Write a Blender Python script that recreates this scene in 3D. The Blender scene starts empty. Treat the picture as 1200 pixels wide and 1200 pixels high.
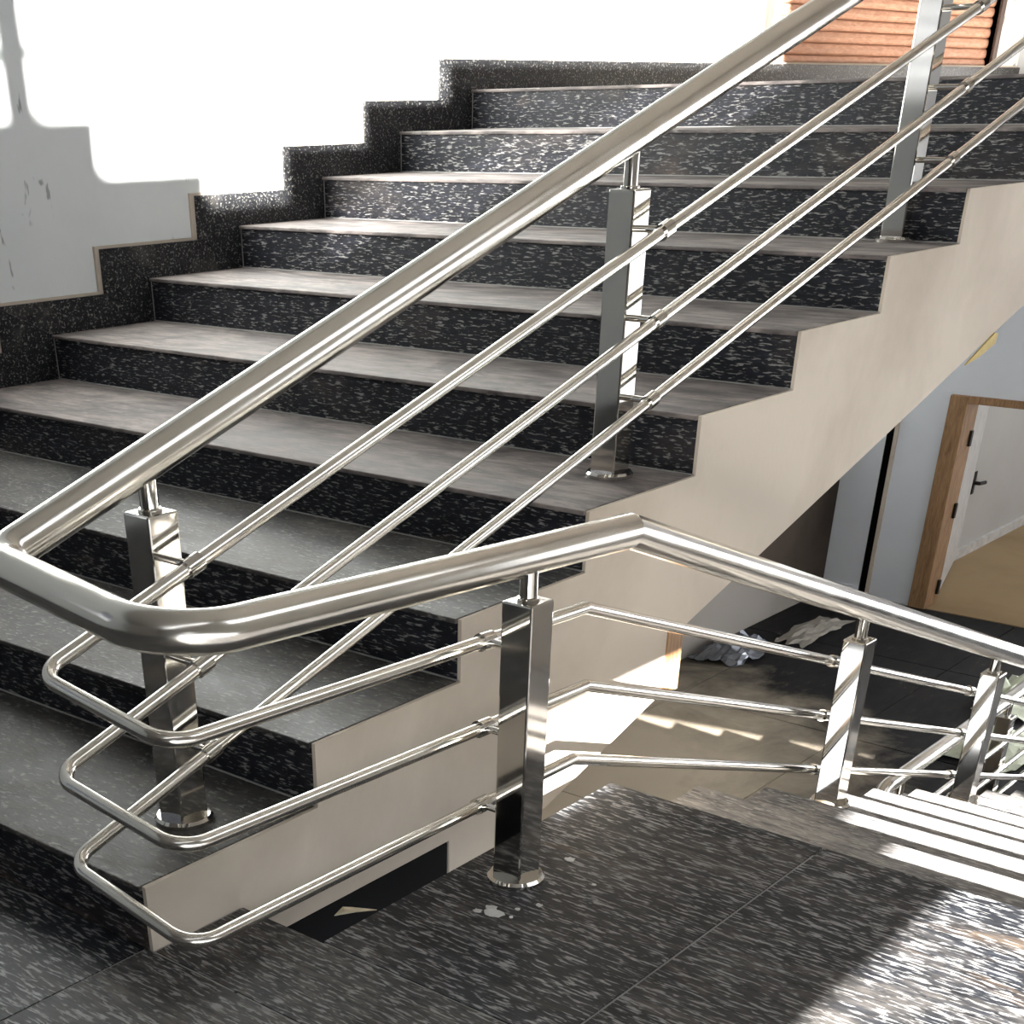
import bpy, bmesh, math, random
from mathutils import Vector, Matrix, noise
from mathutils.geometry import tessellate_polygon

random.seed(7)
scene = bpy.context.scene
col = scene.collection

# ------------------------------------------------------------------ camera
CAM = Vector((1.351, -1.007, 0.954))
cam_data = bpy.data.cameras.new('camera')
cam = bpy.data.objects.new('camera', cam_data)
col.objects.link(cam)
ROT = Matrix(((0.748505, -0.378628, 0.544408),
              (0.662945, 0.446592, -0.600882),
              (-0.015617, 0.810676, 0.585286)))
cam.matrix_world = Matrix.Translation(CAM) @ ROT.to_4x4()
cam_data.sensor_fit = 'HORIZONTAL'
cam_data.sensor_width = 36.0
cam_data.lens = 36.0 * 1582.82 / 1200.0
cam_data.shift_x = (600 - 453.97) / 1200.0
cam_data.shift_y = (1271.16 - 600) / 1200.0
cam_data.clip_start = 0.02
scene.camera = cam

# ------------------------------------------------------------------ light
world = bpy.data.worlds.new('sky')
scene.world = world
world.use_nodes = True
bg = world.node_tree.nodes['Background']
bg.inputs['Color'].default_value = (0.93, 0.96, 1.0, 1)
bg.inputs['Strength'].default_value = 2.2

SUN = Vector((-2.05, 2.4, -1.0))
sun_data = bpy.data.lights.new('sun', 'SUN')
sun_data.energy = 60.0
sun_data.angle = 0.007
sun_data.color = (1.0, 0.965, 0.91)
sun = bpy.data.objects.new('sun', sun_data)
col.objects.link(sun)
sun.rotation_euler = SUN.to_track_quat('-Z', 'Y').to_euler()

scene.view_settings.view_transform = 'Standard'
scene.view_settings.look = 'None'
scene.view_settings.exposure = 0.42
scene.view_settings.gamma = 1.0
scene.view_settings.use_curve_mapping = False

# ------------------------------------------------------------------ node helpers
def new_mat(name):
    m = bpy.data.materials.new(name)
    m.use_nodes = True
    nt = m.node_tree
    return m, nt, nt.nodes['Principled BSDF']

def N(nt, typ, **kw):
    n = nt.nodes.new(typ)
    for k, v in kw.items():
        if k.startswith('i_'):
            key = k[2:]
            key = int(key) if key.isdigit() else key.replace('_', ' ')
            n.inputs[key].default_value = v
        else:
            setattr(n, k, v)
    return n

def L(nt, a, b):
    nt.links.new(a, b)

def coords(nt, scale, jitter=True):
    """world position, shifted per object, scaled"""
    g = N(nt, 'ShaderNodeNewGeometry')
    src = g.outputs['Position']
    if jitter:
        oi = N(nt, 'ShaderNodeObjectInfo')
        mul = N(nt, 'ShaderNodeMath', operation='MULTIPLY', i_1=37.0)
        L(nt, oi.outputs['Random'], mul.inputs[0])
        add = N(nt, 'ShaderNodeVectorMath', operation='ADD')
        L(nt, src, add.inputs[0]); L(nt, mul.outputs[0], add.inputs[1])
        src = add.outputs[0]
    mp = N(nt, 'ShaderNodeVectorMath', operation='MULTIPLY')
    mp.inputs[1].default_value = scale
    L(nt, src, mp.inputs[0])
    return mp.outputs[0]

def ramp(nt, fac, stops):
    r = N(nt, 'ShaderNodeValToRGB')
    el = r.color_ramp.elements
    el[0].position, el[0].color = stops[0][0], (*stops[0][1], 1)
    el[1].position, el[1].color = stops[-1][0], (*stops[-1][1], 1)
    for p, c in stops[1:-1]:
        e = el.new(p); e.color = (*c, 1)
    L(nt, fac, r.inputs[0])
    return r.outputs[0]

def mix(nt, fac, a, b, blend='MIX'):
    m = N(nt, 'ShaderNodeMix', data_type='RGBA', blend_type=blend)
    if isinstance(fac, (int, float)): m.inputs[0].default_value = fac
    else: L(nt, fac, m.inputs[0])
    for s, v in ((6, a), (7, b)):
        if isinstance(v, tuple): m.inputs[s].default_value = (*v, 1)
        else: L(nt, v, m.inputs[s])
    return m.outputs[2]

def noise_tex(nt, vec, scale, detail=4, rough=0.55, dist=0.0):
    n = N(nt, 'ShaderNodeTexNoise', i_Scale=scale, i_Detail=detail, i_Roughness=rough, i_Distortion=dist)
    L(nt, vec, n.inputs['Vector'])
    return n.outputs['Fac']

def bump(nt, h, strength, dist, bsdf):
    b = N(nt, 'ShaderNodeBump', i_Strength=strength, i_Distance=dist)
    L(nt, h, b.inputs['Height']); L(nt, b.outputs[0], bsdf.inputs['Normal'])

# ------------------------------------------------------------------ materials
def granite(name, dark, fleck, dust, dust_amt, streak, fine=1.0, rough=(0.3, 0.6), fleck_pos=0.6, swirl=0.6, gap=0.45, brown=None, brown_at=0.63):
    """dark streaked granite with pale flecks and a film of builder's dust"""
    m, nt, b = new_mat(name)
    v = coords(nt, streak)
    f1 = noise_tex(nt, v, 14 * fine, 5, 0.7, 0.4)
    f2 = noise_tex(nt, v, 46 * fine, 2, 0.6, 0.3)
    base = ramp(nt, f1, [(0.35, tuple(c * 0.45 for c in dark)), (0.55, dark), (0.75, tuple(c * 2.2 for c in dark))])
    fl = ramp(nt, f2, [(fleck_pos - 0.03, (0, 0, 0)), (fleck_pos + 0.07, (1, 1, 1))])
    c = mix(nt, fl, base, fleck)
    v2 = coords(nt, (1.0, 1.6, 1.6))
    d = noise_tex(nt, v2, 2.6, 6, 0.62, swirl)
    lo, hi = 0.62 - dust_amt * 0.6, 0.78 - dust_amt * 0.35
    dm = ramp(nt, d, [(lo, (0, 0, 0)), (hi, (1, 1, 1))])
    k = N(nt, 'ShaderNodeMath', operation='MULTIPLY', i_1=min(1.0, 0.35 + dust_amt * 0.75))
    L(nt, dm, k.inputs[0])
    f3 = noise_tex(nt, v, 22 * fine, 4, 0.7)
    k2 = N(nt, 'ShaderNodeMath', operation='MULTIPLY')
    k3 = ramp(nt, f3, [(0.34, (gap, gap, gap)), (0.60, (1, 1, 1))])
    L(nt, k.outputs[0], k2.inputs[0]); L(nt, k3, k2.inputs[1])
    c = mix(nt, k2.outputs[0], c, dust)
    if brown:
        v3 = coords(nt, (0.8, 2.4, 2.4))
        bn = noise_tex(nt, v3, 2.2, 5, 0.6, 0.5)
        bm_ = ramp(nt, bn, [(brown_at, (0, 0, 0)), (brown_at + 0.12, (0.8, 0.8, 0.8))])
        kb = N(nt, 'ShaderNodeMath', operation='MULTIPLY')
        L(nt, bm_, kb.inputs[0]); L(nt, k3, kb.inputs[1])
        c = mix(nt, kb.outputs[0], c, brown)
    L(nt, c, b.inputs['Base Color'])
    rr = N(nt, 'ShaderNodeMapRange', i_3=rough[0], i_4=rough[1])
    L(nt, k2.outputs[0], rr.inputs[0]); L(nt, rr.outputs[0], b.inputs['Roughness'])
    b.inputs['Specular IOR Level'].default_value = 0.28
    bump(nt, f2, 0.25, 0.004, b)
    return m

M_RISER = granite('riser_granite', (0.011, 0.012, 0.018), (0.25, 0.245, 0.24), (0.15, 0.12, 0.10), 0.10, (0.35, 2.0, 2.0), 2.9, (0.55, 0.8), 0.59, brown=(0.13, 0.09, 0.07))
M_TREAD = granite('dusty_tread_granite', (0.055, 0.050, 0.052), (0.20, 0.19, 0.18), (0.35, 0.305, 0.285), 0.60, (0.6, 2.2, 2.2), 0.6, (0.6, 0.9), 0.66, 2.2, 0.30)
M_TREAD2 = granite('worn_tread_granite', (0.030, 0.031, 0.032), (0.20, 0.20, 0.19), (0.20, 0.18, 0.16), 0.42, (0.8, 2.0, 2.0), 1.6, (0.5, 0.8), 0.60, 1.6, 0.15, brown=(0.20, 0.16, 0.125))
M_FLOOR = granite('landing_granite', (0.015, 0.017, 0.022), (0.31, 0.31, 0.315), (0.25, 0.225, 0.20), 0.27, (0.38, 2.3, 2.3), 2.0, (0.5, 0.8), 0.56, 1.0, 0.05, brown=(0.20, 0.14, 0.09), brown_at=0.57)
M_LOWTREAD = granite('lower_granite', (0.075, 0.080, 0.090), (0.45, 0.44, 0.42), (0.46, 0.43, 0.40), 0.58, (0.40, 2.2, 2.2), 2.0, (0.5, 0.8), 0.57, 1.0, 0.25)
M_SKIRT = granite('skirting_granite', (0.018, 0.019, 0.022), (0.24, 0.235, 0.22), (0.30, 0.28, 0.25), 0.05, (2.0, 2.0, 2.6), 1.7, (0.4, 0.7), 0.60)

def plaster(name, colr, stain, amount=0.4, drips=False, rough=0.85):
    m, nt, b = new_mat(name)
    v = coords(nt, (1, 1, 1), False)
    n1 = noise_tex(nt, v, 1.7, 6, 0.6, 0.3)
    n2 = noise_tex(nt, v, 38, 4, 0.6)
    f = ramp(nt, n1, [(0.42, (0, 0, 0)), (0.72, (1, 1, 1))])
    k = N(nt, 'ShaderNodeMath', operation='MULTIPLY', i_1=amount)
    L(nt, f, k.inputs[0])
    c = mix(nt, k.outputs[0], colr, stain)
    if drips:
        v2 = coords(nt, (1, 10, 3.2), False)
        d = noise_tex(nt, v2, 2.2, 3, 0.5, 0.8)
        df = ramp(nt, d, [(0.645, (0, 0, 0)), (0.69, (0.9, 0.9, 0.9))])
        c = mix(nt, df, c, (0.36, 0.38, 0.39))
    L(nt, c, b.inputs['Base Color'])
    b.inputs['Roughness'].default_value = rough
    b.inputs['Specular IOR Level'].default_value = 0.12
    bump(nt, n2, 0.18, 0.004, b)
    return m

M_WALL = plaster('white_plaster', (0.80, 0.84, 0.85), (0.62, 0.68, 0.70), 0.5, True)
M_STRING = plaster('cream_plaster', (0.61, 0.545, 0.46), (0.40, 0.34, 0.275), 0.8)
M_WALL2 = plaster('pale_blue_plaster', (0.72, 0.75, 0.80), (0.60, 0.62, 0.66), 0.4)
M_GREY = plaster('grey_cement', (0.25, 0.23, 0.21), (0.18, 0.165, 0.15), 0.5)
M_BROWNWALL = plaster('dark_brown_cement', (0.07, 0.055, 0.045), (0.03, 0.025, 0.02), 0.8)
M_DARK = plaster('shade_black', (0.008, 0.008, 0.009), (0.005, 0.005, 0.005), 0.6)  # near-black that paints in the shade of the well and wall gap
M_TAN = plaster('tan_screed', (0.36, 0.26, 0.15), (0.24, 0.165, 0.09), 0.7)
M_OUT = plaster('stairwell_plaster', (0.34, 0.32, 0.30), (0.27, 0.25, 0.23), 0.5)

def wood(name, a, bcol, axis=(1, 1, 8)):
    m, nt, b = new_mat(name)
    v = coords(nt, axis)
    n = noise_tex(nt, v, 9, 5, 0.6, 1.2)
    c = ramp(nt, n, [(0.3, a), (0.7, bcol)])
    L(nt, c, b.inputs['Base Color'])
    b.inputs['Roughness'].default_value = 0.6
    bump(nt, n, 0.2, 0.003, b)
    return m

M_WOOD = wood('raw_timber', (0.20, 0.10, 0.045), (0.42, 0.25, 0.12), (8, 8, 1))
M_SLAT = wood('terracotta_slat', (0.46, 0.23, 0.15), (0.68, 0.40, 0.28), (6, 1.5, 9))
M_DKWOOD = wood('dark_timber', (0.05, 0.035, 0.03), (0.12, 0.08, 0.07), (8, 8, 1))

def steel(name, colr, rough):
    m, nt, b = new_mat(name)
    v = coords(nt, (1, 1, 1), False)
    n = noise_tex(nt, v, 9, 5, 0.6)
    rr = N(nt, 'ShaderNodeMapRange', i_1=0.3, i_2=0.75, i_3=rough * 0.7, i_4=rough * 1.5)
    L(nt, n, rr.inputs[0]); L(nt, rr.outputs[0], b.inputs['Roughness'])
    b.inputs['Base Color'].default_value = (*colr, 1)
    b.inputs['Metallic'].default_value = 1.0
    return m

M_STEEL = steel('stainless_steel', (0.78, 0.75, 0.69), 0.18)
M_POST = steel('polished_steel', (0.66, 0.635, 0.59), 0.07)

def plain(name, c, rough=0.6, metal=0.0):
    m, nt, b = new_mat(name)
    v = coords(nt, (1, 1, 1))
    n = noise_tex(nt, v, 20, 4, 0.6)
    cc = ramp(nt, n, [(0.3, tuple(x * 0.8 for x in c)), (0.7, tuple(min(1, x * 1.15) for x in c))])
    L(nt, cc, b.inputs['Base Color'])
    b.inputs['Roughness'].default_value = rough
    b.inputs['Metallic'].default_value = metal
    return m

M_DOOR = plain('door_paint', (0.62, 0.60, 0.57), 0.5)
M_ROOM = plaster('room_plaster', (0.52, 0.50, 0.47), (0.42, 0.40, 0.37), 0.5)
M_IRON = plain('dark_iron', (0.02, 0.018, 0.016), 0.4, 0.6)
M_FOIL = plain('crumpled_film', (0.13, 0.14, 0.16), 0.22, 0.4)
M_PAPER = plain('dusty_paper', (0.20, 0.185, 0.16), 0.85)
M_GREENP = plain('pale_green_paper', (0.58, 0.62, 0.50), 0.8)
M_YELLOW = plain('yellow_paper', (0.50, 0.38, 0.13), 0.8)
M_GROUT = plain('pale_grout', (0.34, 0.34, 0.33), 0.9)
M_LOUVRE = plain('louvre_paint', (0.16, 0.19, 0.26), 0.5)
M_FRAME = plain('rosy_frame', (0.55, 0.42, 0.38), 0.6)
M_LEAF = plain('dry_leaf', (0.70, 0.60, 0.42), 0.8)

# lower storey floor: dark granite, blending to tan around one spot under the stairs
def low_floor_mat():
    m, nt, b = new_mat('dark_floor_tan_patch')
    v = coords(nt, (3.0, 1.0, 1.0))
    f1 = noise_tex(nt, v, 7, 5, 0.7, 0.4)
    base = ramp(nt, f1, [(0.4, (0.004, 0.004, 0.005)), (0.62, (0.012, 0.011, 0.011)), (0.75, (0.06, 0.056, 0.052))])
    g = N(nt, 'ShaderNodeNewGeometry')
    sub = N(nt, 'ShaderNodeVectorMath', operation='DISTANCE')
    sub.inputs[1].default_value = (-1.75, 3.1, -1.2)
    L(nt, g.outputs['Position'], sub.inputs[0])
    w = coords(nt, (1, 1, 1), False)
    nn = noise_tex(nt, w, 3.0, 6, 0.65, 0.5)
    add = N(nt, 'ShaderNodeMath', operation='MULTIPLY_ADD', i_1=1.1)
    L(nt, nn, add.inputs[0]); L(nt, sub.outputs['Value'], add.inputs[2])
    f = ramp(nt, add.outputs[0], [(0.0, (1, 1, 1)), (1.0, (0, 0, 0))])
    mr = N(nt, 'ShaderNodeMapRange', i_1=1.35, i_2=2.25, i_3=1.0, i_4=0.0)
    L(nt, add.outputs[0], mr.inputs[0])
    c = mix(nt, mr.outputs[0], base, (0.52, 0.45, 0.35))
    L(nt, c, b.inputs['Base Color'])
    b.inputs['Roughness'].default_value = 0.7
    b.inputs['Specular IOR Level'].default_value = 0.15
    return m
M_LOWFLOOR = low_floor_mat()

# ------------------------------------------------------------------ mesh helpers
def mesh_obj(name, bm, mat, parent=None, smooth=False):
    bmesh.ops.recalc_face_normals(bm, faces=bm.faces)
    me = bpy.data.meshes.new(name)
    bm.to_mesh(me); bm.free()
    if smooth:
        for p in me.polygons: p.use_smooth = True
        me.set_sharp_from_angle(angle=math.radians(38))
    me.materials.append(mat)
    o = bpy.data.objects.new(name, me)
    col.objects.link(o)
    if parent: o.parent = parent
    return o

def box_into(bm, x0, x1, y0, y1, z0, z1, bevel=0.0):
    vs = [bm.verts.new((x, y, z)) for x in (x0, x1) for y in (y0, y1) for z in (z0, z1)]
    fs = [(0, 1, 3, 2), (4, 6, 7, 5), (0, 4, 5, 1), (2, 3, 7, 6), (0, 2, 6, 4), (1, 5, 7, 3)]
    faces = [bm.faces.new([vs[i] for i in f]) for f in fs]
    if bevel:
        es = list({e for f in faces for e in f.edges})
        bmesh.ops.bevel(bm, geom=es, offset=bevel, segments=2, profile=0.5, affect='EDGES')

def box(name, x0, x1, y0, y1, z0, z1, mat, parent=None, bevel=0.0):
    bm = bmesh.new()
    box_into(bm, x0, x1, y0, y1, z0, z1, bevel)
    return mesh_obj(name, bm, mat, parent)

def prism_x(name, poly, x0, x1, mat, parent=None):
    """polygon of (y, z) pushed along x"""
    bm = bmesh.new()
    a = [bm.verts.new((x0, y, z)) for y, z in poly]
    b = [bm.verts.new((x1, y, z)) for y, z in poly]
    n = len(poly)
    for t in tessellate_polygon([[Vector((y, z, 0)) for y, z in poly]]):
        bm.faces.new([a[i] for i in t]); bm.faces.new([b[i] for i in t][::-1])
    for i in range(n):
        bm.faces.new((a[i], b[i], b[(i + 1) % n], a[(i + 1) % n]))
    return mesh_obj(name, bm, mat, parent)

def fillet(pts, radii, seg=10):
    """round the inner corners of a polyline"""
    out = [Vector(pts[0])]
    for i in range(1, len(pts) - 1):
        p0, p, p1 = Vector(pts[i - 1]), Vector(pts[i]), Vector(pts[i + 1])
        r = radii[i - 1]
        if r <= 0:
            out.append(p); continue
        a, b = (p0 - p).normalized(), (p1 - p).normalized()
        ang = a.angle(b)
        d = min(r / math.tan(ang / 2), 0.49 * (p0 - p).length, 0.49 * (p1 - p).length)
        s, e = p + a * d, p + b * d
        for k in range(seg + 1):
            t = k / seg
            # circular arc approximated by slerp around its centre
            bis = (a + b).normalized()
            c = p + bis * (d / math.cos(ang / 2))
            va, vb = s - c, e - c
            th = va.angle(vb)
            out.append(c + (va * math.sin((1 - t) * th) + vb * math.sin(t * th)) / math.sin(th))
    out.append(Vector(pts[-1]))
    return out

def tube_into(bm, pts, r, seg=18, cap=True):
    pts = [Vector(p) for p in pts]
    n = len(pts)
    tang = []
    for i in range(n):
        a = (pts[i] - pts[i - 1]).normalized() if i else None
        b = (pts[i + 1] - pts[i]).normalized() if i < n - 1 else None
        t = a or b
        if a and b: t = (a + b).normalized()
        tang.append(t)
    up = Vector((0, 0, 1))
    if abs(tang[0].dot(up)) > 0.95: up = Vector((1, 0, 0))
    nrm = (up - tang[0] * up.dot(tang[0])).normalized()
    rings = []
    for i in range(n):
        nrm = (nrm - tang[i] * nrm.dot(tang[i])).normalized()
        bn = tang[i].cross(nrm)
        rings.append([bm.verts.new(pts[i] + (nrm * math.cos(2 * math.pi * k / seg) + bn * math.sin(2 * math.pi * k / seg)) * r) for k in range(seg)])
    for i in range(n - 1):
        for k in range(seg):
            bm.faces.new((rings[i][k], rings[i][(k + 1) % seg], rings[i + 1][(k + 1) % seg], rings[i + 1][k]))
    if cap:
        bm.faces.new(rings[0][::-1]); bm.faces.new(rings[-1])

def tube(name, paths, r, mat, parent=None, seg=18):
    bm = bmesh.new()
    for p in paths: tube_into(bm, p, r, seg)
    return mesh_obj(name, bm, mat, parent, smooth=True)

def disc_into(bm, c, r, h, seg=28, lip=0.004):
    """low turned flange: flat rim, chamfered top"""
    prof = [(r, 0), (r, h - lip), (r - lip, h), (0.001, h)]
    rings = [[bm.verts.new((c[0] + q * math.cos(2 * math.pi * k / seg), c[1] + q * math.sin(2 * math.pi * k / seg), c[2] + z)) for k in range(seg)] for q, z in prof]
    bm.faces.new(rings[0][::-1])
    for i in range(len(prof) - 1):
        for k in range(seg):
            bm.faces.new((rings[i][k], rings[i][(k + 1) % seg], rings[i + 1][(k + 1) % seg], rings[i + 1][k]))
    bm.faces.new(rings[-1])

def empty(name, loc=(0, 0, 0)):
    o = bpy.data.objects.new(name, None)
    o.empty_display_size = 0.1
    col.objects.link(o)
    o.location = loc
    return o

def adopt(child, root):
    """parent keeping the world place"""
    child.parent = root
    child.matrix_parent_inverse = Matrix.Translation(root.location).inverted()

def tag(o, label=None, category=None, group=None, kind=None):
    if label: o['label'] = label
    if category: o['category'] = category
    if group: o['group'] = group
    if kind: o['kind'] = kind
    return o

# ------------------------------------------------------------------ dimensions
R, T = 0.1, 0.33977          # upper flight rise, going
T2, Y2 = 0.2935, 0.884       # lower flight going, edge of the landing
W = 1.9126                   # flight width (wall face at x = -W)
XL = 0.175                   # well side of the lower flight
XR = 2.3                     # unseen wall on the right, added to mask the sun
ZF = -1.2                    # lower floor
YB = -6.0                    # back wall
YT = 7.45                    # far wall of the upper floor
YD = 6.2                     # far wall of the lower floor

# ------------------------------------------------------------------ setting: walls
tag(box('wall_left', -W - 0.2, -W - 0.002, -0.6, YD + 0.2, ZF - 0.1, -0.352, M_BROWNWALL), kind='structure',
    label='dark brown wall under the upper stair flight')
wall_back = tag(box('wall_back', -W, XR, YB - 0.2, YB, -0.2, 3.75, M_OUT), kind='structure')

# unseen right wall added to shape the sun; openings are rectangles in y, z
def wall_with_holes(name, x0, x1, yr, zr, holes, mat):
    ys = sorted({*yr, *[h[0] for h in holes], *[h[1] for h in holes]})
    zs = sorted({*zr, *[h[2] for h in holes], *[h[3] for h in holes]})
    bm = bmesh.new()
    for zi in range(len(zs) - 1):
        run = None
        for yi in range(len(ys) - 1):
            cy, cz = (ys[yi] + ys[yi + 1]) / 2, (zs[zi] + zs[zi + 1]) / 2
            solid = not any(h[0] < cy < h[1] and h[2] < cz < h[3] for h in holes)
            if solid: run = ys[yi] if run is None else run
            if run is not None and (not solid or yi == len(ys) - 2):
                box_into(bm, x0, x1, run, ys[yi + 1] if solid else ys[yi], zs[zi], zs[zi + 1])
                run = None
    return mesh_obj(name, bm, mat)

wall_left = tag(wall_with_holes('wall_left', -W - 0.14, -W, (YB, YT + 0.15), (-0.35, 3.75),
                                [(-2.25, -1.15, 0.98, 2.1), (4.93, 7.09, 0.99, 2.2)], M_WALL), kind='structure',
                label='white plastered wall along the left of the stairs')
# louvred window behind the camera (it shows as stripes in the polished posts)
window_1 = tag(empty('window_1', (-W, -1.7, 0.98)), kind='structure')
for zz in [1.0 + 0.075 * i for i in range(15)]:
    adopt(box('louvre', -W - 0.11, -W - 0.03, -2.24, -1.16, zz, zz + 0.034, M_LOUVRE), window_1)

holes = [(-2.3, 0.75, -0.4, 0.75),  # openings traced back along the sun from the wanted sunlit patches
         (-1.8, -1.3, 1.037, 1.20),
         (-2.5, -0.42, 2.49, 2.75),
         (-4.3, -3.36, 3.01, 3.6), (-3.36, -3.01, 2.89, 3.6), (-3.01, -2.69, 2.80, 3.6),
         (-1.98, 0.1, 3.12, 3.6), (-2.69, -2.36, 2.925, 3.6), (-2.36, -1.98, 3.025, 3.6),
         (0.9, 3.4, 1.95, 2.95),
         (3.05, 6.1, -0.35, 0.8)]  # this opening and the one above are added for sky fill
sun_mask_wall = tag(wall_with_holes('sun_mask_wall', XR, XR + 0.02, (YB, YD + 3.5), (ZF - 0.1, 3.75), holes, M_OUT), kind='structure')
prism_x('sun_mask_infill', [(-0.85, 0.76), (0.755, 0.76), (0.755, 0.225), (-0.74, 0.75)], XR, XR + 0.02, M_OUT, sun_mask_wall)  # added filler that keeps the sun off the lower floor
box('shadow_bar', XR, XR + 0.03, -3.62, -3.545, 3.0, 3.6, M_OUT, sun_mask_wall)  # unseen bars added to cast the post shadow on the left wall
box('shadow_bar', XR, XR + 0.03, -3.645, -3.525, 3.125, 3.145, M_OUT, sun_mask_wall)
for i in range(9):
    box('sun_dimming_bar', XR, XR + 0.012, -2.5, -0.42, 2.492 + 0.03 * i, 2.512 + 0.03 * i, M_OUT, sun_mask_wall)  # unseen bars added to weaken the sun on the upper risers
tag(box('ceiling', -W, XR, YB, YT, 3.75, 3.9, M_OUT), kind='structure')  # unseen ceiling, put in to cut the sky fill

# upper floor: slab, far wall, shutter opening
floor_up = tag(box('floor', -W, 0.0, 3.075, YT, 0.86, 0.986, M_STRING), kind='structure', label='upper floor slab at the head of the stairs')
tag(box('wall_far', -W, XR, YT, YT + 0.15, 0.86, 3.75, M_WALL2), kind='structure', label='pale plastered end wall of the upper floor')

# lower storey
floor_low = tag(box('floor', -W - 0.1, XR, 0.6, YD, ZF - 0.1, ZF - 0.012, M_GROUT), kind='structure', label='lower storey floor of dark granite slabs')
xs = [-1.90, -1.645, -0.85, -0.05, 0.75, 1.55, 2.29]
ysl = [0.7, 1.9, 3.1, 4.3, 5.35, 6.19]
for i in range(len(xs) - 1):
    for j in range(len(ysl) - 1):
        box('floor_slab', xs[i] + 0.003, xs[i + 1] - 0.003, ysl[j] + 0.003, ysl[j + 1] - 0.003, ZF - 0.02, ZF, M_LOWFLOOR, floor_low)

bm = bmesh.new()
box_into(bm, -W, -1.705, YD, YD + 0.12, ZF - 0.1, 0.86)
box_into(bm, -1.665, -1.41, YD, YD + 0.12, ZF - 0.1, 0.86)
box_into(bm, -1.41, -0.45, YD, YD + 0.12, -0.205, 0.86)
box_into(bm, -0.45, XR, YD, YD + 0.12, ZF - 0.1, 0.86)
wall_door = tag(mesh_obj('wall_front', bm, M_WALL2), kind='structure', label='pale wall with a doorway on the lower storey')
box('gap_shade_back', -1.72, -1.65, YD + 0.125, YD + 0.14, ZF, 0.8, M_DARK, wall_door)  # black back and liners colour in the shade of the slit
box('gap_shade_liner', -1.7045, -1.699, YD - 0.002, YD + 0.124, ZF, 0.8, M_DARK, wall_door)
box('gap_shade_liner', -1.6665, -1.660, YD + 0.01, YD + 0.124, ZF, 0.8, M_DARK, wall_door)
box('gap_edge', -1.664, -1.645, YD - 0.012, YD + 0.1, ZF, 0.3, M_STRING, wall_door)
box('base_strip', -W, -1.71, YD - 0.014, YD, ZF, ZF + 0.045, M_WALL2, wall_door)

# doorway with an open leaf
door_1 = tag(empty('door_1', (-1.36, YD, ZF)), kind='structure', label='open door with a raw timber frame on the lower storey')
def dpart(o): adopt(o, door_1); return o
dpart(box('door_trim', -1.437, -1.416, YD - 0.012, YD, ZF, -0.19, M_WALL2))
fr = dpart(box('door_jamb', -1.415, -1.325, YD - 0.025, YD + 0.13, ZF, -0.20, M_WOOD, None, 0.004))
dpart(box('door_jamb', -0.50, -0.42, YD - 0.025, YD + 0.13, ZF, -0.20, M_WOOD, None, 0.004))
dpart(box('door_head', -1.325, -0.50, YD - 0.02, YD + 0.13, -0.232, -0.20, M_WOOD, None, 0.004))
hinge_p, end_p = Vector((-1.325, YD + 0.10)), Vector((-1.585, YD + 1.0))
dv = (end_p - hinge_p); nv = Vector((dv.y, -dv.x)).normalized() * 0.03
bm = bmesh.new()
a = [hinge_p, end_p, end_p - nv, hinge_p - nv]
lo = [bm.verts.new((p.x, p.y, ZF + 0.012)) for p in a]
hi = [bm.verts.new((p.x, p.y, -0.236)) for p in a]
bm.faces.new(lo[::-1]); bm.faces.new(hi)
for i in range(4): bm.faces.new((lo[i], lo[(i + 1) % 4], hi[(i + 1) % 4], hi[i]))
bmesh.ops.bevel(bm, geom=list(bm.edges), offset=0.003, segments=1, affect='EDGES')
leaf = dpart(mesh_obj('door_leaf', bm, M_DOOR))
for z in (-1.11, -0.735, -0.40):
    dpart(box('hinge', -1.345, -1.312, YD + 0.085, YD + 0.105, z - 0.035, z + 0.035, M_IRON))

# room behind the doorway
tag(box('floor', -1.75, 0.4, YD, 9.6, ZF - 0.1, ZF + 0.001, M_TAN), kind='structure', label='tan screed floor of the room behind the doorway')
wall_room = tag(box('wall_room', -1.75, -1.60, YD + 0.12, 9.6, ZF, 0.9, M_ROOM), kind='structure', label='side wall of the room behind the doorway')
tag(box('baseboard_room', -1.60, -1.575, 7.15, 9.6, ZF, ZF + 0.05, M_DOOR), kind='structure')
tag(box('wall_room', -1.6, 0.4, 9.6, 9.7, ZF, 0.9, M_ROOM), kind='structure', label='end wall of the room behind the doorway')
tag(box('ceiling', -1.75, 0.4, 8.3, 9.7, 0.9, 1.0, M_DOOR), kind='structure', label='part ceiling added to dim the room behind the doorway')  # covers only the far part, added to lower the light in the room
handle = empty('lever_handle', (-1.60, 7.26, -0.80))
tag(handle, 'small black lever handle on the pale wall seen through the doorway', 'handle')
adopt(box('back_plate', -1.602, -1.594, 7.245, 7.275, -0.86, -0.74, M_IRON, None, 0.002), handle)
adopt(tube('lever', [[(-1.60, 7.26, -0.80), (-1.565, 7.26, -0.80), (-1.56, 7.33, -0.805)]], 0.010, M_IRON, None, 10), handle)

# grey sloping upstand against the left wall
tag(prism_x('sloped_upstand', [(4.2, ZF), (6.19, ZF), (6.19, -1.16), (5.2, -0.845), (4.2, -0.53)], -W - 0.001, -W + 0.03, M_GREY), 'grey cement upstand with a sloping top against the brown wall under the stairs', 'upstand')

# ------------------------------------------------------------------ landing
landing = empty('floor', (0, 0, 0))
tag(landing, kind='structure', label='stair landing of dark streaked granite slabs')
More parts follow.
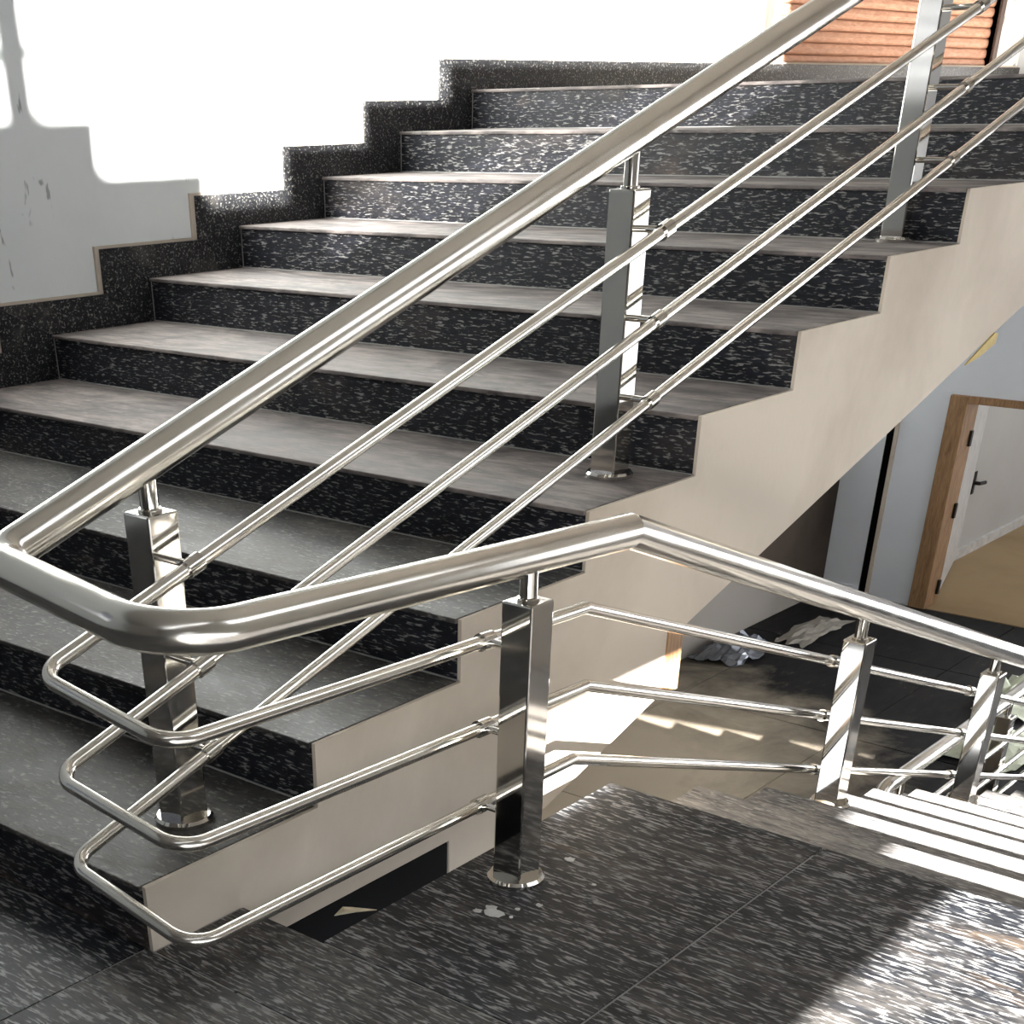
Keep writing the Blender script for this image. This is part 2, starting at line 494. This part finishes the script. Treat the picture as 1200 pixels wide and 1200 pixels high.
# slab body with the stair well cut out
prism_parts = [(-W, 0.0, YB, 0.65, -0.30, -0.074), (0.0, 0.163, YB, 0.17, -0.30, -0.016), (0.163, XR, YB, Y2 - 0.012, -0.20, -0.016), (-W, 0.0, YB, 0.0, -0.074, -0.016)]
for p in prism_parts: box('landing_slab', *p, M_DARK, landing)  # slab coloured near-black to stand for the dark inside the well
def tile(x0, x1, y0, y1, mat=M_FLOOR):
    g = 0.0022
    box('floor_tile', x0 + g, x1 - g, y0 + g, y1 - g, -0.02, 0.0, mat, landing)
box('grout', -W, 0.163, YB, -0.003, -0.016, -0.0016, M_GROUT, landing)
box('grout', 0.0, 0.163, -0.003, 0.168, -0.016, -0.0016, M_GROUT, landing)
box('grout', 0.17, XR, YB, Y2 - 0.02, -0.016, -0.0016, M_GROUT, landing)
for (x0, x1) in ((-W, -0.94), (-0.94, -0.014)):
    for (y0, y1) in ((-3.6, -1.8), (-1.8, -0.6), (-0.6, 0.0)): tile(x0, x1, y0, y1)
for (x0, x1) in ((-0.014, 0.565), (0.565, 1.2), (1.2, XR)):
    for (y0, y1) in ((-3.6, -1.8), (-1.8, -0.75), (-0.75, 0.172)):
        if x0 < 0 and y1 > 0: 
            tile(0.002, 0.565, 0.0, 0.172); tile(x0, x1, y0, 0.0)
        else: tile(x0, x1, y0, y1)
for (x0, x1) in ((0.163, 0.565), (0.565, 1.2), (1.2, XR)): tile(x0, x1, 0.172, Y2 + 0.012)

# ------------------------------------------------------------------ upper flight
upper = tag(empty('stair_flight', (-W / 2, 0, 0)), 'upper stair flight of black granite risers rising to the slatted opening', 'staircase')
def up_part(o): adopt(o, upper); return o
TH = 0.008
def flank(th, dy):
    p = []
    for n in range(10):
        p += [(n * T + dy, n * R - (th if n else 0.0)), (n * T + dy, (n + 1) * R - th)]
    return p + [(3.25, 1.0 - th), (3.25, 0.66), (1.374, 0.12), (1.372, -0.003), (1.319, 0.004), (0.942, -0.108), (0.66, -0.19), (0.655, -0.072), (dy, -0.072)]
up_part(prism_x('stringer', flank(TH, 0.012), -W + 0.002, -0.007, M_STRING))
up_part(prism_x('side_plaster', flank(0.0012, 0.0), -0.007, 0.0, M_STRING))
random.seed(3)
for n in range(10):
    z = n * R
    up_part(box('riser', -W + 0.012, -0.0072, n * T, n * T + 0.012, z, z + R - TH, M_RISER))
    y1 = (n + 1) * T if n < 9 else 3.7
    bm = bmesh.new()
    box_into(bm, -W + 0.012, -0.0068, n * T - 0.006, y1, z + R - TH, z + R, 0.002)
    up_part(mesh_obj('tread', bm, M_TREAD2 if n < 3 else M_TREAD))
    up_part(box('joint', -W + 0.0165, -W + 0.0195, n * T - 0.0012, n * T + 0.004, z + 0.001, z + R - TH, M_GROUT))
    if n < 9:   # pale joint where tread meets the next riser
        up_part(box('joint', -W + 0.012, -0.004, y1 - 0.0022, y1, z + R, z + R + 0.0022, M_GROUT))
up_part(box('timber_strip', -0.05, 0.004, 1.318, 1.372, 0.0, 0.128, M_WOOD))
bm = bmesh.new()
pl = [(2.545, 0.447), (2.62, 0.456), (2.705, 0.476), (2.71, 0.497), (2.69, 0.50), (2.62, 0.475)]
va = [bm.verts.new((0.0, y, z)) for y, z in pl]; vb = [bm.verts.new((0.004, y, z)) for y, z in pl]
bm.faces.new(vb)
for i in range(len(pl)): bm.faces.new((va[i], va[(i + 1) % len(pl)], vb[(i + 1) % len(pl)], vb[i]))
tag(up_part(mesh_obj('paper_scrap', bm, M_YELLOW)), 'torn yellow scrap stuck to the cream side')

# stepped granite skirting along the left wall, one L of two pieces for each step
for n in range(-1, 10):
    z = (n + 1) * R if n >= 0 else 0.0
    yl = n * T - 0.157 if n >= 0 else -0.9
    yr = (n + 1) * T - 0.157 if n < 9 else YT
    top = z + 0.075
    zb = z - R + 0.075 if n >= 0 else 0.0
    if n >= 0:
        # upright piece beside the riser
        prism_x('skirting_tile', [(yl, z - R + 0.076), (n * T, z - R + 0.002), (n * T, z), (yl + 0.157, z), (yl + 0.001, top)], -W - 0.001, -W + 0.016, M_SKIRT, wall_left)
    y_in = n * T if n >= 0 else yl
    prism_x('mortar_bead', [(yl - 0.012, zb + 0.001), (yl + 0.012, zb + 0.001), (yl + 0.012, top - 0.01), (yr - 0.006, top - 0.01), (yr - 0.006, top + 0.006), (yl - 0.012, top + 0.006)], -W - 0.001, -W + 0.009, M_STRING, wall_left)
    prism_x('skirting_tile', [(y_in + 0.001, z), ((n + 1) * T if n < 9 else yr, z), (yr, top), (yl + 0.002, top)], -W - 0.001, -W + 0.017, M_SKIRT, wall_left)

# ------------------------------------------------------------------ lower flight
lower = tag(empty('stair_flight', (1.2, Y2, 0)), 'lower stair flight going down from the landing, partly in sun', 'staircase')
def low_part(o): adopt(o, lower); return o
NL = 12
poly = [(Y2 - 0.02, -0.016)]
for n in range(NL):
    y = Y2 + n * T2 - 0.012
    poly += [(y, -n * R - TH), (y, -(n + 1) * R - TH)]
poly += [(Y2 + 11 * T2, ZF - 0.01), (Y2 + 9.5 * T2, ZF - 0.01), (Y2 - 0.02, -0.30)]
poly = poly[1:]
low_part(prism_x('stringer', poly, XL + 0.004, XR - 0.002, M_STRING))
for n in range(1, NL):
    y0, y1, z = Y2 + (n - 1) * T2, Y2 + n * T2, -n * R
    bm = bmesh.new(); box_into(bm, XL, XR, y0 - 0.012, y1 + 0.012, z - TH, z, 0.0025)
    low_part(mesh_obj('tread', bm, M_LOWTREAD))
for n in range(NL):
    y, z = Y2 + n * T2, -n * R
    low_part(box('riser', XL + 0.006, XR, y - 0.012, y, z - R, z - TH, M_RISER))

# ------------------------------------------------------------------ railing
rail = tag(empty('stair_railing', (0.05, 0.4, 0)), 'stainless steel stair railing turning from the upper flight round to the lower flight', 'railing')
def rp(o): adopt(o, rail); return o
HR = 0.0245
def uz(y): return 0.5400 + 0.2960 * y
def lz(y): return 0.503 - 0.064 * y
XH, XH2 = -0.125, 0.25
knee = Vector((XH2, 0.752, 0.456))
def dz(y): return 0.456 - 0.3505 * (y - 0.752)
turn = fillet([(XH, 3.4, uz(3.4)), (XH, -0.064, uz(-0.064)), (XH2, -0.118, 0.510), knee], [0.040, 0.085], 12)
rp(tube('handrail', [turn, [knee + Vector((0, -0.004, 0.0006)), Vector((XH2 - 0.02, 4.2, dz(4.2)))]], HR, M_STEEL, None, 28))

XU, XW, XW2 = -0.05, 0.185, 0.172
RR = 0.0095
spec = [((3.4, 1.398), 0.403, 0.372, (0.750, 0.336), (4.0, -0.795)),
        ((3.4, 1.268), 0.272, 0.241, (0.764, 0.212), (4.0, -0.905)),
        ((3.4, 1.142), 0.150, 0.108, (0.742, 0.097), (4.0, -1.020))]
for (far, z0, z1, kn, low) in spec:
    k = Vector((XW, *kn))
    p = fillet([(XU, *far), (XU, -0.078, z0), (XW, -0.078, z1), k], [0.034, 0.040], 8)
    e = Vector((XW2 - 0.008, *low))
    rp(tube('rail', [p, [k + Vector((0, -0.002, 0.0004)), e]], RR, M_STEEL, None, 16))

def rail_pt(i, side, y):
    far, z0, z1, kn, low = spec[i]
    if side == 'up':
        t = (y + 0.078) / (far[0] + 0.078); return Vector((XU, y, z0 + (far[1] - z0) * t))
    if y < kn[0]:
        t = (y + 0.078) / (kn[0] + 0.078); return Vector((XW, y, z1 + (kn[1] - z1) * t))
    t = (y - kn[0]) / (low[0] - kn[0]); return Vector((XW + (XW2 - 0.008 - XW) * t, y, kn[1] + (low[1] - kn[1]) * t))

def post(x, y, zb, zt, hz, side):
    """x, y centre; square post with capped top, round spigot, floor flange and three rail brackets"""
    h = 0.0255
    bm = bmesh.new(); box_into(bm, x - h, x + h, y - h, y + h, zb + 0.004, zt, 0.0028)
    p = rp(mesh_obj('post', bm, M_POST))
    def sub(o):
        w = o.matrix_world.copy(); o.parent = p; return o
    bm = bmesh.new(); disc_into(bm, (x, y, zb), 0.044, 0.010); sub(mesh_obj('base_flange', bm, M_POST, None, smooth=True))
    bm = bmesh.new()
    tube_into(bm, [(x, y, zt - 0.002), (x, y, hz)], 0.0125, 20)
    disc_into(bm, (x, y, zt), 0.0165, 0.004, 20, 0.0015)
    sub(mesh_obj('spigot', bm, M_POST, None, smooth=True))
    for i in range(3):
        q = rail_pt(i, side, y)
        bm = bmesh.new()
        s = 1 if side == 'up' else -1
        tube_into(bm, [(x + s * h * 0.9, y, q.z), (q.x, y, q.z)], 0.0052, 12)
        d = (rail_pt(i, side, y + 0.02) - rail_pt(i, side, y - 0.02)).normalized()
        tube_into(bm, [q - d * 0.013, q + d * 0.013], RR + 0.0032, 16)
        sub(mesh_obj('rail_bracket', bm, M_POST, None, smooth=True))
    return p

def under(z): return z - HR * 0.6
post(-0.1245, 0.182, R, 0.534, under(uz(0.182)), 'up')
post(-0.1245, 1.262, 4 * R, 0.842, under(uz(1.262)), 'up')
post(-0.1445, 2.372, 7 * R, 1.155, under(uz(2.372)), 'up')
post(0.2555, 0.503, 0.0, 0.416, under(lz(0.503)), 'low')
post(0.226, 1.70, -3 * R, 0.062, under(dz(1.70)), 'low')
post(0.222, 2.60, -6 * R, -0.248, under(dz(2.60)), 'low')
post(0.220, 3.52, -9 * R, -0.56, under(dz(3.52)), 'low')

# ------------------------------------------------------------------ guard rail on the lower floor
guard = tag(empty('guard_railing', (-0.09, 3.4, ZF)), 'level steel guard railing on the lower floor, seen past the far posts', 'railing')
def gp(o): adopt(o, guard); return o
gp(tube('handrail', [fillet([(-0.09, 2.83, -1.0), (-0.09, 2.83, -0.735), (-0.09, 5.2, -0.735)], [0.05], 8)], 0.024, M_STEEL, None, 20))
for z in (-0.87, -0.98, -1.09):
    gp(tube('rail', [[(-0.055, 2.83, z), (-0.055, 5.2, z)]], RR, M_STEEL, None, 12))
for y in (2.98, 3.85, 4.75):
    bm = bmesh.new(); box_into(bm, -0.115, -0.065, y - 0.025, y + 0.025, ZF, -0.80, 0.003)
    p = gp(mesh_obj('post', bm, M_POST))
    bm = bmesh.new(); tube_into(bm, [(-0.09, y, -0.80), (-0.09, y, -0.74)], 0.0125, 14)
    s = mesh_obj('spigot', bm, M_POST, None, smooth=True); s.parent = p

# ------------------------------------------------------------------ slatted shutter on the upper floor
sh = tag(empty('slatted_shutter', (-W, 6.0, 1.0)), 'terracotta brown roller shutter of rounded slats at the head of the stairs', 'shutter')
def sp(o): adopt(o, sh); return o
sp(box('guide_post', -W - 0.10, -W + 0.012, 4.83, 4.90, 0.99, 2.2, M_DKWOOD, None, 0.003))
sp(box('guide_post', -W - 0.10, -W + 0.006, 4.905, 4.965, 0.99, 2.2, M_FRAME, None, 0.003))
sp(box('guide_post', -W - 0.10, -W + 0.012, 7.09, 7.14, 0.99, 2.2, M_DKWOOD, None, 0.003))
bm = bmesh.new()
prof = [(-0.03, 0.0), (0.0, 0.0005), (0.006, 0.006), (0.009, 0.019), (0.006, 0.032), (0.0, 0.0375), (-0.03, 0.038)]
a = [bm.verts.new((x, 4.965, z)) for x, z in prof]; b = [bm.verts.new((x, 7.09, z)) for x, z in prof]
bm.faces.new(a); bm.faces.new(b[::-1])
for i in range(len(prof)): bm.faces.new((a[i], b[i], b[(i + 1) % len(prof)], a[(i + 1) % len(prof)]))
first = mesh_obj('slat', bm, M_SLAT)
for k in range(30):
    o = first if k == 0 else first.copy()
    if k: col.objects.link(o)
    o.location = (-W - 0.03, 0, 0.99 + 0.0395 * k)
    adopt(o, sh)
sp(box('backing', -W - 0.09, -W - 0.07, 4.965, 7.09, 0.99, 2.2, M_DKWOOD))

# ------------------------------------------------------------------ litter
def crumple(name, cx, cy, z, sx, sy, h, mat, seed, n=12, label='', cat=''):
    bm = bmesh.new()
    random.seed(seed)
    grid = []
    for i in range(n + 1):
        row = []
        for j in range(n + 1):
            u, v = i / n - 0.5, j / n - 0.5
            rr = math.hypot(u, v) * 2
            edge = 1 + 0.25 * noise.noise(Vector((u * 5 + seed, v * 5, 1)))
            x, y = u * sx * edge, v * sy * edge
            zz = h * max(0, 1 - rr ** 2 * 0.8) * (0.45 + 0.9 * abs(noise.noise(Vector((u * 6, v * 6, seed))))) + 0.35 * h * abs(noise.noise(Vector((u * 13, v * 13, seed + 4))))
            row.append(bm.verts.new((cx + x, cy + y, z + 0.003 + zz)))
        grid.append(row)
    for i in range(n):
        for j in range(n):
            bm.faces.new((grid[i][j], grid[i + 1][j], grid[i + 1][j + 1], grid[i][j + 1]))
    o = mesh_obj(name, bm, mat)
    md = o.modifiers.new('thickness', 'SOLIDIFY'); md.thickness = 0.002
    return tag(o, label, cat)

crumple('plastic_wrap', -1.73, 4.95, ZF, 0.26, 0.40, 0.10, M_FOIL, 3, 14, 'crumpled silvery plastic wrap on the dark floor under the stairs', 'litter')
crumple('paper_sheet', -1.60, 5.48, ZF, 0.17, 0.50, 0.035, M_PAPER, 8, 12, 'flattened dusty sheet lying beside the crumpled plastic wrap', 'litter')
crumple('paper_sheet', -0.30, 4.55, ZF, 0.30, 0.45, 0.09, M_GREENP, 5, 10, 'pale green crumpled sheet on the floor behind the guard railing', 'litter')
crumple('paper_sheet', -0.45, 5.12, ZF, 0.25, 0.45, 0.12, M_GREENP, 15, 10, 'pale green crumpled sheet farther off, next to the frame edge', 'litter')

# paint splashes on the landing
M_PAINT = plain('white_paint', (0.75, 0.75, 0.73), 0.6)
random.seed(21)
for (cx_, cy_, rad) in ((0.2995, 0.393, 0.014), (0.286, 0.405, 0.008), (0.276, 0.384, 0.006), (0.283, 0.607, 0.0075), (0.335, 0.455, 0.005), (0.318, 0.425, 0.004), (0.325, 0.40, 0.0035), (0.36, 0.56, 0.003)):
    bm = bmesh.new()
    ring = []
    for k in range(12):
        q = rad * (0.65 + 0.5 * random.random()); an = 2 * math.pi * k / 12
        ring.append((cx_ + q * math.cos(an) * 1.25, cy_ + q * math.sin(an)))
    va = [bm.verts.new((x, y, 0.0)) for x, y in ring]; vb = [bm.verts.new((cx_ + (x - cx_) * 0.9, cy_ + (y - cy_) * 0.9, 0.0009)) for x, y in ring]
    bm.faces.new(vb)
    for k in range(12): bm.faces.new((va[k], va[(k + 1) % 12], vb[(k + 1) % 12], vb[k]))
    mesh_obj('paint_splash', bm, M_PAINT, landing)

# dry leaf on the ledge of the well
bm = bmesh.new()
pl = [(0, 0), (0.012, 0.022), (0.03, 0.028), (0.06, 0.058), (0.03, 0.012), (0.02, -0.004)]
va = [bm.verts.new((0.128 + y * 0.5, 0.235 + x, 0.002 + 0.006 * math.sin(i * 1.7))) for i, (x, y) in enumerate(pl)]
vb = [bm.verts.new((v.co.x, v.co.y, v.co.z + 0.0015)) for v in va]
bm.faces.new(va[::-1]); bm.faces.new(vb)
for i in range(len(pl)): bm.faces.new((va[i], va[(i + 1) % len(pl)], vb[(i + 1) % len(pl)], vb[i]))
tag(mesh_obj('dry_leaf', bm, M_LEAF), 'small pale dry leaf at the edge of the stair well', 'leaf')
